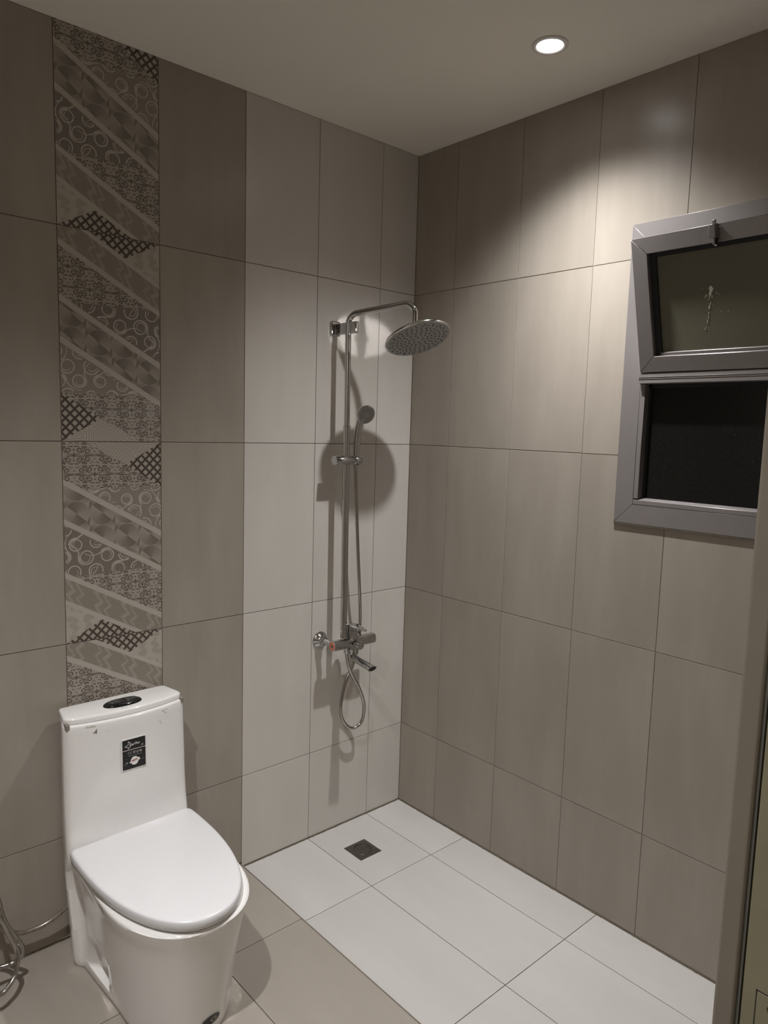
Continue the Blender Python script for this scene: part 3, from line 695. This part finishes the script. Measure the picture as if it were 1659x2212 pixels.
for x, zz in ((-.449, .7985), (-.292, .7985)):
    b = MB(); b.lathe((x, -.0003, zz), (0, -1, 0), [(0, .0315), (.002, .0325), (.005, .0310), (.012, .0230), (.018, .0180), (.020, .0165)], 36); b.build('wall_flange', 'chrome', sh, True)
    b = MB(); b.lathe((x, -.018, zz), (0, -1, -.02), [(0, .0165), (.001, .0172), (.014, .0172), (.015, .0160)], 6); b.build('union_nut', 'chrome', sh, bevel=.001)
    x2 = x + .010 if x < -.4 else x; MB().tube([(x, -.020, zz), (x, -.035, zz), (x2, -.055, BZ), (x2, -.076, BZ)], .0110, 20).build('inlet_pipe', 'chrome', sh, True, 60)
CX = -.3595
b = MB(); b.lathe((CX, BY, BZ + .010), (0, 0, 1), [(0, .0205), (.012, .0210), (.038, .0205), (.0385, .0190), (.0400, .0190), (.0405, .0205), (.055, .0200), (.061, .0175)], 36); b.build('valve_column', 'chrome', sh, True)
# lever: spoon shape leaning out over the column
b = MB(); lr = []
L0 = Vector((CX - .004, BY + .016, BZ + .064)); ld = Vector((.10, -1, .02)).normalized(); lx = Vector((1, .10, 0)).normalized()
for s_, wd, th, dz in ((0, .004, .003, 0), (.003, .0145, .007, .001), (.012, .0215, .0085, .003), (.030, .0225, .0072, .003), (.052, .0200, .0056, .0), (.072, .0155, .0042, -.003), (.086, .0105, .0030, -.0055), (.090, .0040, .0018, -.0065)):
    c_ = L0 + ld * s_ + Vector((0, 0, dz)); lr.append([c_ + lx * wd * math.cos(t) + Vector((0, 0, 1)) * th * math.sin(t) for t in (2 * math.pi * j / 20 for j in range(20))])
b.loft(lr); b.build('lever', 'chrome', sh, True, 60)
b = MB(); b.lathe((CX + .008, BY - .016, BZ - .005), (0, -1, 0), [(0, .0125), (.008, .0125), (.009, .0155), (.026, .0162), (.029, .0150), (.0295, .001)], 32); b.build('diverter_knob', 'chrome', sh, True)
b = MB(); b.lathe((CX, BY, BZ - .015), (0, 0, -1), [(0, .0140), (.010, .0145), (.0105, .0130), (.012, .0130), (.0125, .0150), (.024, .0150), (.027, .0125), (.032, .0125)], 32); b.build('spout_neck', 'chrome', sh, True)
b = MB(); sr_ = []
for y_, z_, wd, th in ((.012, -.052, .003, .003), (.009, -.052, .0105, .009), (0, -.053, .0135, .0120), (-.014, -.058, .0140, .0115), (-.035, -.064, .0155, .0125), (-.065, -.068, .0175, .0118), (-.095, -.071, .0195, .0115), (-.118, -.075, .0210, .0115), (-.1185, -.0752, .0185, .0092)):
    c_ = Vector((CX + .004, BY + y_, BZ + z_)); tt = .0 if y_ > -.03 else .12 * (-(y_ + .03) / .09)
    nz = Vector((0, -math.sin(tt * 3), math.cos(tt * 3)))
    sr_.append([c_ + Vector((1, 0, 0)) * wd * math.cos(t) + nz * th * math.sin(t) for t in (2 * math.pi * j / 24 for j in range(24))])
b.loft(sr_); b.build('spout', 'chrome', sh, True, 50)
b = MB(); e_ = sr_[-1]; c0 = sum((Vector(p) for p in e_), Vector()) / len(e_); dn = Vector((0, -1, -.36)).normalized()
b.loft([[c0 + (Vector(p) - c0) * .96 + dn * .0004 for p in e_], [c0 + (Vector(p) - c0) * .90 + dn * .0012 for p in e_]]); b.build('spout_mouth', 'rubber', sh)

# ------------------------------------------------------------------ toilet
TX = -1.257
wc = thing('toilet', (TX, -.35, ZS), 'white one-piece toilet with closed lid below the patchwork strip', 'toilet')
def lerp_rows(rows, z):                         # cubic through the rows
    k = 0
    while k < len(rows) - 2 and z > rows[k + 1][0]: k += 1
    a, b = rows[k], rows[k + 1]; h = b[0] - a[0]; t = min(1, max(0, (z - a[0]) / h)); p = rows[max(k - 1, 0)]; q = rows[min(k + 2, len(rows) - 1)]
    out = []
    for i in range(1, len(a)):
        ma = (b[i] - p[i]) / (b[0] - p[0]) if k > 0 else (b[i] - a[i]) / h
        mb = (q[i] - a[i]) / (q[0] - a[0]) if k + 2 < len(rows) else (b[i] - a[i]) / h
        out.append((2 * t ** 3 - 3 * t * t + 1) * a[i] + (t ** 3 - 2 * t * t + t) * h * ma + (3 * t * t - 2 * t ** 3) * b[i] + (t ** 3 - t * t) * h * mb)
    return out
#        z,   hwB,  hwF,   yF,   hwS,  hwM, yTip
BODY = [(.000, .145, .168, -.134, .150, .138, -.604),
        (.055, .147, .171, -.130, .146, .143, -.611),
        (.137, .151, .176, -.124, .144, .152, -.623),
        (.220, .155, .181, -.120, .149, .163, -.637),
        (.284, .158, .184, -.120, .160, .173, -.650),
        (.322, .158, .183, -.124, .174, .1820, -.660),
        (.344, .157, .182, -.128, .179, .1865, -.666)]
def body_ring(z, off=0.0, pocket=0.0):
    hwB, hwF, yF, hwS, hwM, yt = lerp_rows(BODY, z)
    yM = -.40
    L = [(hwB, -.020), (hwB + (hwF - hwB) * .5, (yF - .020) * .5), (hwF - .001, yF + .010), (hwF - .003, yF - .003)]
    yS = yF - .026
    L += [(hwS + (hwF - hwS) * .35, yF - .014), (hwS, yS)]
    for t in (.12, .25, .4, .55, .7, .85): 
        y = yS + (yM - yS) * t; hx = hwS + (hwM - hwS) * (t * t * (3 - 2 * t)); L.append((hx, y))
    for i in range(15):                          # superelliptic nose
        t = math.pi / 2 * i / 15; L.append((hwM * math.cos(t) ** (2 / 2.25), yM + (yt - yM) * math.sin(t) ** (2 / 2.25)))
    if pocket > 0:
        L = [(x - pocket * max(0, 1 - abs((y + .265) / .062)) ** .45 * (1 if -.327 < y < -.203 else 0), y) for x, y in L]
    L = [(max(x - off, .001), y + off if y < -.3 else y) for x, y in L]
    full_ = [(-x, y) for x, y in L] + [(0, L[-1][1] + (yt - L[-1][1]) if off == 0 else yt + off)] + [(x, y) for x, y in reversed(L)]
    return [(TX + x, y, ZS + z) for x, y in full_]
zl = [0, .004, .02, .027, .030, .034, .04, .05, .065, .08, .095, .108, .116, .122] + [.122 + (.344 - .122) * i / 20 for i in range(1, 21)]
def pk(z): return .030 * min(1, max(0, (z - .027) / .006)) * min(1, max(0, (.120 - z) / .075)) ** .6
b = MB(); rings = [body_ring(z, .003 if z == 0 else 0, pk(z)) for z in zl]
ZT_ = .344
for dz, of in ((.003, .0018), (.0055, .005), (.0068, .011), (.0072, .022)):
    r_ = body_ring(ZT_, of); rings.append([(x, y, z + dz) for x, y, z in r_])
b.loft(rings); body = b.build('bowl', 'ceramic', wc, True, 48)
# tank
TANK = [(.265, .155, .180, -.110, -.135), (.300, .159, .1845, -.130, -.158), (.345, .163, .1862, -.151, -.165), (.385, .165, .1865, -.149, -.164), (.430, .165, .1860, -.142, -.165), (.500, .1645, .1855, -.136, -.169), (.580, .164, .1850, -.133, -.167), (.660, .163, .1840, -.130, -.165), (.750 - ZS, .163, .1830, -.128, -.163)]
def tank_ring(z, off=0.0, rows=TANK):
    hB, hF, ys_, ym = lerp_rows(rows, z); hF -= off; hB -= off; ys_ += off; ym += off; r = .014; L = []
    L += [(hB - .010, -.020 - off), (hB - .003, -.023 - off), (hB, -.030 - off)]
    L += [(hB + (hF - hB) * .5, -.020 + (ys_ + .02) * .5), (hF - .0004, ys_ + .016), (hF - .002, ys_ + .007), (hF - .008, ys_ - .0002)]
    def fy(x): return ym + (ys_ - ym) * (x / hF) ** 2
    for t in (.92, .85, .72, .58, .43, .29, .14): L.append((hF * t, fy(hF * t) - (0 if t < .9 else -.0006)))
    f_ = [(-x, y) for x, y in L] + [(0, ym)] + [(x, y) for x, y in reversed(L)]
    return [(TX + x, y, ZS + z) for x, y in f_]
b = MB(); zt = .750 - ZS
rg_ = [tank_ring(z) for z in (.265, .28, .30, .315, .33, .345, .355, .370, .385, .40, .415, .43, .45, .475, .50, .53, .56, .60, .64, .68, .71, zt - .006)] + [tank_ring(zt - .002, .001), tank_ring(zt - .0005, .003), tank_ring(zt, .006)]
b.loft(rg_); tank = b.build('tank', 'ceramic', wc, True, 50)
LID = [(0, .166, .1785, -.120, -.150), (1, .166, .1785, -.120, -.150)]
b = MB(); z0 = zt + .0012
lr = [tank_ring(0, .006, LID), tank_ring(0, .0, LID), tank_ring(0, 0, LID), tank_ring(0, .0008, LID), tank_ring(0, .0028, LID), tank_ring(0, .007, LID)]
b.loft([[(x, y, ZS + z0 + dz) for x, y, _ in r_] for r_, dz in zip(lr, (0, .0004, .010, .0135, .0158, .0168))]); b.build('tank_lid', 'ceramic', wc, True, 50)
LZ = ZS + z0 + .0168
# dark blocks painted as the gap shadow where lid and front panel meet
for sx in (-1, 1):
    b = MB(); b.box((TX + sx * .168, -.112, ZS + z0 - .0118), (TX + sx * .1795, -.1335, ZS + z0 + .004)); b.build('lid_gap_shade', 'tape_and_shade', wc, bevel=.002)
# dual flush button
def oval(cx, cy, a_, b_, k=40, e=.8): return [(cx + a_ * math.copysign(abs(math.cos(t)) ** e, math.cos(t)), cy + b_ * math.copysign(abs(math.sin(t)) ** .95, math.sin(t))) for t in (2 * math.pi * j / k for j in range(k))]
BX, BYY = TX - .0005, -.094
b = MB(); b.loft([[(x, y, LZ + h) for x, y in oval(BX, BYY, .058 * q, .0285 * q)] for h, q in ((.0001, 1), (.0022, .995), (.0048, .95), (.0068, .87), (.0078, .76))]); fb = b.build('flush_button', 'black_gloss', wc, True, 60)
for s_ in (-1, 1):
    b = MB(); P = [(x, y) for x, y in oval(BX, BYY + .002, .0445, .0165, 48) if s_ * (x - BX) > .0008]
    P = sorted(P, key=lambda p: math.atan2(p[1] - BYY - .002, s_ * (p[0] - BX)))
    cxm = sum(p[0] for p in P) / len(P)
    b.loft([[(cxm + (x - cxm) * q, BYY + .002 + (y - BYY - .002) * q, LZ + h) for x, y in P] for h, q in ((.0079, 1), (.0092, .985), (.0100, .93))]); o = b.build('button_half', 'black_button', None, True, 40); put(o, fb); o.matrix_parent_inverse = Matrix.Identity(4)
    o.parent = fb; o.matrix_parent_inverse = Matrix.Identity(4)
# seat lid and seat ring
def seat_ring(off=0.0, grow=0.0):
    L = []; yb = -.157; yc = -.250; hw_ = .1910 + grow - off; tip = -.669 - grow + off
    L += [(hw_ - .018, yb - off), (hw_ - .010, yb - .002 - off), (hw_ - .0045, yb - .009 - off), (hw_ - .0015, yb - .024)]
    L += [(hw_, yb - .05)]
    for i in range(26):
        t = math.pi / 2 * i / 26; L.append((hw_ * math.cos(t) ** (2 / 2.22), yc + (tip - yc) * math.sin(t) ** (2 / 2.22)))
    TS = TX - .0020; sk = .032                  # the cover sits a little askew on its hinges
    return [(TS - x, y - sk * x) for x, y in L] + [(TS, tip)] + [(TS + x, y + sk * x) for x, y in reversed(L)]
SZ0 = ZS + .3522
b = MB(); b.loft([[(x, y, SZ0 + h) for x, y in seat_ring(o_)] for h, o_ in ((0, .0125), (.0004, .0095), (.0030, .0090), (.0034, .0105))]); b.build('seat', 'seat_plastic', wc, True, 50)
b = MB(); b.loft([[(x, y, SZ0 + .0078 + h) for x, y in seat_ring(o_)] for h, o_ in ((-.0034, .006), (-.0028, .0025), (-.0008, .0006), (.0120, .0), (.0195, .0012), (.0225, .0030), (.0243, .0062), (.0252, .011), (.0255, .0155))]); b.build('seat_cover', 'seat_plastic', wc, True, 55)
# flattened strip by the hinge on the cover
b = MB(); b.box((TX - .120, -.2030, SZ0 + .0310), (TX + .120, -.1975, SZ0 + .0322)); 
# bolt in the foot pocket
b = MB(); b.lathe((TX - .1215, -.292, ZS + .062), (-1, 0, 0), [(0, .0075), (.006, .0070), (.007, .004)], 16); b.build('bolt_cap', 'braid_mark', wc, True)
# sticker on the tank front
SXc, SZc, SWd, SHt = -1.2545, .6355, .0700, .0905
zc = SZc - ZS; dyx = lambda z: lerp_rows(TANK, z)[3]
slope = (dyx(zc + .03) - dyx(zc - .03)) / .06
ysf = dyx(zc) - .0008
ev = Vector((0, slope, 1)).normalized(); en = Vector((0, -1, slope)).normalized()
def st_(u, v, d): p = Vector((SXc + u * SWd, ysf, SZc)) + ev * (v * SHt) + en * d; return tuple(p)   # u,v in -.5...5
def rrect(w_, h_, r):
    out = []
    for cx, cy, a0 in ((w_ / 2 - r, h_ / 2 - r, 0), (-w_ / 2 + r, h_ / 2 - r, 90), (-w_ / 2 + r, -h_ / 2 + r, 180), (w_ / 2 - r, -h_ / 2 + r, 270)):
        for k in range(5): a = R(a0 + k * 22.5); out.append((cx + r * math.cos(a), cy + r * math.sin(a)))
    return out
sf = lambda u, v, d: st_(u / SWd, v / SHt, d)
stk = MB().prism(rrect(SWd + .005, SHt + .005, .004), -.0015, .0006, sf).build('sticker', 'white_ink', wc); tag(stk, 'small black and white maker sticker')
def on_stk(o): o.parent = stk; o.matrix_parent_inverse = Matrix.Identity(4); return o
on_stk(MB().prism(rrect(SWd, SHt, .003), .0006, .0009, sf).build('sticker_field', 'black_gloss', None))
on_stk(MB().prism([(-SWd / 2, .0125), (SWd / 2, .0125), (SWd / 2, .0141), (-SWd / 2, .0141)], .0009, .0011, sf).build('sticker_line', 'pink_ink', None))
ink = MB()
def stroke(b, pts, wd):
    for (x0, y0), (x1, y1) in zip(pts, pts[1:]):
        d = math.hypot(x1 - x0, y1 - y0); nx, ny = -(y1 - y0) / d * wd / 2, (x1 - x0) / d * wd / 2
        b.prism([(x0 + nx, y0 + ny), (x0 - nx, y0 - ny), (x1 - nx, y1 - ny), (x1 + nx, y1 + ny)], .0009, .0011, sf)
stroke(ink, [(-.0095, .0330), (-.0170, .0400), (-.0170, .0305), (-.0275, .0255), (-.0180, .0225), (-.0180, .0130 + .004), (-.0095, .0245)], .0011)
on_stk(ink.build('star_emblem', 'white_ink', None)); ink = MB()
stroke(ink, [(.0220, .0205), (.0255, .0215), (.0285, .0205)], .0008); stroke(ink, [(.0250, .0185), (.0258, .0240)], .0007)
stroke(ink, [(-.0275, -.0250), (-.0190, -.0255)], .0006); stroke(ink, [(-.0225, -.0275), (-.0218, -.0225)], .0007)
tag(on_stk(ink.build('sparkle_marks', 'white_ink', None)), kind='stuff')
gk = MB()
def ell(b, cx, cy, rx, ry, d0=.0009, d1=.0011, k=24): b.prism([(cx + rx * math.cos(2 * math.pi * i / k), cy + ry * math.sin(2 * math.pi * i / k)) for i in range(k)], d0, d1, sf)
def ringo(b, cx, cy, r, wd, a0=0, a1=360, k=14): stroke(b, [(cx + r * math.cos(R(a0 + (a1 - a0) * i / k)), cy + r * math.sin(R(a0 + (a1 - a0) * i / k))) for i in range(k + 1)], wd)
ringo(gk, -.0155, .0035, .0034, .0010, 70, 290); ringo(gk, -.0085, .0035, .0034, .0010, 70, 290); stroke(gk, [(-.0115, .0035), (-.0088, .0035)], .0008)
stroke(gk, [(-.0030, .0070), (.0035, .0070), (.0033, .0025), (.0003, -.0005), (-.0028, .0025), (-.0030, .0070)], .0010); ell(gk, .0003, .0035, .0014, .0016)
stroke(gk, [(.0075, .0000), (.0075, .0065), (.0130, .0065), (.0130, .0000), (.0075, .0000)], .0010); stroke(gk, [(.009, .002), (.0115, .0045)], .001)
ringo(gk, .0200, .0035, .0032, .0012); ell(gk, .0200, .0035, .0018, .0018)
for x0 in (-.0170, -.0120, -.0060, .0005, .0065, .0125, .0190): stroke(gk, [(x0, -.0055), (x0 + .0045, -.0055)], .0009)
for x0 in (.0175, .0225, .0270): stroke(gk, [(x0, -.0225), (x0 + .0035, -.0225)], .0007)
for x0, y0 in ((-.0300, -.0285), (-.0285, -.0315), (-.0245, -.0310), (-.0240, -.0135)): stroke(gk, [(x0, y0), (x0 + .002, y0)], .0007)
tag(on_stk(gk.build('sticker_symbols', 'grey_ink', None)), kind='stuff')
sl = MB(); ell(sl, .0010, -.0225, .0118, .0128, .0009, .0011, 32); sl.prism([(-.0150, -.0275), (.0165, -.0235), (.0165, -.0165), (.0130, -.0150), (-.0130, -.0235)], .0011, .0013, sf); on_stk(sl.build('sticker_seal', 'white_ink', None))
def text_mesh(txt, size, x, y, mat, name, d, shear=0.0, rot=0.0, space=1.0, bold=0.0):
    cu = bpy.data.curves.new(name, 'FONT'); cu.body = txt; cu.size = size; cu.shear = shear; cu.space_character = space; cu.offset = bold; cu.resolution_u = 3
    to = bpy.data.objects.new(name, cu); COL.objects.link(to); bpy.context.view_layer.update()
    me = bpy.data.meshes.new_from_object(to.evaluated_get(bpy.context.evaluated_depsgraph_get())); bpy.data.objects.remove(to); bpy.data.curves.remove(cu)
    cr_, sr2 = math.cos(rot), math.sin(rot)
    for v in me.vertices:
        a_, c_ = v.co.x * cr_ - v.co.y * sr2, v.co.x * sr2 + v.co.y * cr_; v.co = sf(x + a_, y + c_, d)
    me.materials.clear(); me.materials.append(M[mat]); o = bpy.data.objects.new(name, me); COL.objects.link(o); return o
on_stk(text_mesh('StarPlus', .0100, -.0150, .0252, 'white_ink', 'lettering', .00115, .30, .05, 1.0, .00004))
on_stk(text_mesh('MEER', .0082, -.0080, -.0248, 'red_ink', 'lettering', .00135, .15, .13, .92, .0002))
# scraps of old tape on the tank
def on_tank(x, z): zz = z - ZS; hB, hF, ys_, ym = lerp_rows(TANK, zz); return ym + (ys_ - ym) * ((x - TX) / hF) ** 2 - .0005
def scrap(pts, mat):
    k = len(pts); b = MB(); b.add([(x, on_tank(x, z) - .0002, z) for x, z in pts] + [(x, on_tank(x, z) + .0006, z) for x, z in pts], [list(range(k)), list(range(k, 2 * k))[::-1]] + [(i, (i + 1) % k, k + (i + 1) % k, k + i) for i in range(k)])
    return b.build('tape_scrap', mat, wc)
for q, m_ in (([(-1.366, .722), (-1.357, .719), (-1.357, .733)], 'tape_and_shade'), ([(-1.369, .7235), (-1.366, .7215), (-1.3655, .7225)], 'tape_and_shade'),
              ([(-1.388, .7415), (-1.381, .7395), (-1.376, .7445), (-1.383, .7460)], 'tape_residue'), ([(-1.379, .7410), (-1.371, .7395), (-1.364, .7450), (-1.372, .7465)], 'tape_residue'), ([(-1.369, .7400), (-1.363, .7390), (-1.358, .7440), (-1.364, .7445)], 'tape_residue'),
              ([(-1.161, .7390), (-1.143, .7270), (-1.142, .7280), (-1.160, .7400)], 'tape_residue'), ([(-1.160, .7395), (-1.140, .7385), (-1.140, .7392), (-1.160, .7403)], 'tape_residue'),
              ([(-1.170, .7110), (-1.162, .6990), (-1.161, .6995), (-1.169, .7115)], 'tape_residue'), ([(-1.330, .7205), (-1.3285, .7195), (-1.328, .7215)], 'tape_and_shade')): scrap(q, m_)
b = MB()
for x0, y0, l_ in ((-1.276, -.1315, .0075), (-1.264, -.1320, .004), (-1.250, -.1300, .004)):
    b.prism([(x0, y0), (x0 + l_, y0 - .003), (x0 + l_, y0 - .0015), (x0, y0 + .0018)], .0001, .0005, lambda u, v, h: (u, v, LZ + h))
b.build('print_remnant', 'tape_and_shade', wc)
# oval emblem low on the front
from mathutils.bvhtree import BVHTree
bv = BVHTree.FromPolygons(rings and [v for r_ in rings for v in r_] or [], [])  if False else None
bme = body.data; bv = BVHTree.FromPolygons([v.co.copy() for v in bme.vertices], [list(p.vertices) for p in bme.polygons])
def pix_ray(x, y): return (rt2 * ((x - 829.5) / F_PX) - up2 * ((y - 1106) / F_PX) + fw).normalized()
b = MB(); b2 = MB(); cx, cz = TX + .016, ZS + .046
def surf(u, v, d):
    hit = bv.ray_cast(Vector((cx + u, -1.2, cz + v)), Vector((0, 1, 0)))
    p, nn = hit[0], hit[1]
    if nn.y > 0: nn = -nn
    return tuple(p + nn * d)
def curved_oval(b, ru, rv, d0, d1):
    k = 28; rows = []
    for q in (1.0, .75, .5, .25): rows.append([(ru * q * math.cos(2 * math.pi * j / k), rv * q * math.sin(2 * math.pi * j / k)) for j in range(k)])
    b.loft([[surf(u, v, d0) for u, v in rows[0]]] + [[surf(u, v, d1) for u, v in r_] for r_ in rows], False, True)
curved_oval(b, .030, .0165, -.001, .0012); em = b.build('emblem', 'chrome', wc, True, 50)
curved_oval(b2, .0265, .0135, .0010, .0018); o = b2.build('emblem_field', 'black_gloss', None, True, 50); o.parent = em; o.matrix_parent_inverse = Matrix.Identity(4)
b3 = MB(); curl_ = curl(0.006, 0, .009, 2.4, 1.2, -1, 16); b3.tube([Vector(surf(x * 1.5, z, .0020)) for x, z in curl_], .0011, 6); o = b3.build('emblem_mark', 'chrome', None, True); o.parent = em; o.matrix_parent_inverse = Matrix.Identity(4)

# ------------------------------------------------------------------ hoses left of the toilet
ho = [(-1.640,-.080,.56),(-1.634,-.085,.44),(-1.622,-.10,.328),(-1.613,-.10,.28),(-1.604,-.10,.231),(-1.587,-.105,.186),(-1.570,-.11,.152),(-1.560,-.11,.124),(-1.561,-.108,.105),(-1.571,-.104,.091),(-1.586,-.10,.086),(-1.604,-.10,.087),(-1.632,-.102,.095),(-1.668,-.108,.125),(-1.690,-.115,.180),(-1.690,-.122,.250),(-1.668,-.127,.300),(-1.640,-.13,.290),(-1.615,-.13,.243),(-1.599,-.135,.196),(-1.586,-.14,.160),(-1.582,-.15,.134),(-1.588,-.16,.115),(-1.598,-.17,.095),(-1.614,-.18,.084),(-1.635,-.19,.078),(-1.665,-.195,.090),(-1.70,-.190,.125)]
bh = thing('bidet_hose', (-1.62, -.12, ZS), 'coiled ribbed steel bidet hose hanging left of the toilet', 'hose')
MB().tube(spline(ho, .0022), .0070, 10, rib=.22).build('hose', 'hose_steel', bh, True, 80)
MB().lathe(ho[0], (-.1, 0, 1), [(-.004, .0075), (0, .0098), (.020, .0098), (.022, .008)], 18).build('hose_nut', 'chrome', bh, True)
su = [(-1.4125,-.050,.160),(-1.416,-.050,.157),(-1.441,-.045,.138),(-1.473,-.04,.122),(-1.506,-.038,.118),(-1.538,-.038,.121),(-1.563,-.038,.133),(-1.586,-.037,.148),(-1.612,-.036,.17),(-1.645,-.034,.21),(-1.665,-.034,.26)]
sp_ = thing('supply_hose', (-1.52, -.04, ZS), 'braided grey water supply hose sagging behind the toilet', 'hose')
pp = spline(su, .004); MB().tube(pp, .0062, 12).build('braided_tube', 'braid', sp_, True, 60)
b = MB()
for i in range(6, len(pp) - 2, 7):
    for k_ in (0, 1): 
        q = pp[i].lerp(pp[i + 1], .8 * k_); t = (pp[i + 1] - pp[i]).normalized(); b.lathe(q, t + Vector((0, .0, .5)), [(-.0004, .0066), (.0004, .0066)], 12)
tag(b.build('braid_marks', 'braid_mark', sp_), kind='stuff')
b = MB(); b.lathe((-1.665, -.034, .256), (-.1, 0, 1), [(0, .007), (.002, .010), (.018, .010)], 6); b.build('hose_nut', 'chrome', sp_, bevel=.001)

# the parts were built in world space: finish parent frames
for e in ORIG:
    if 'base' in e: del e['base']
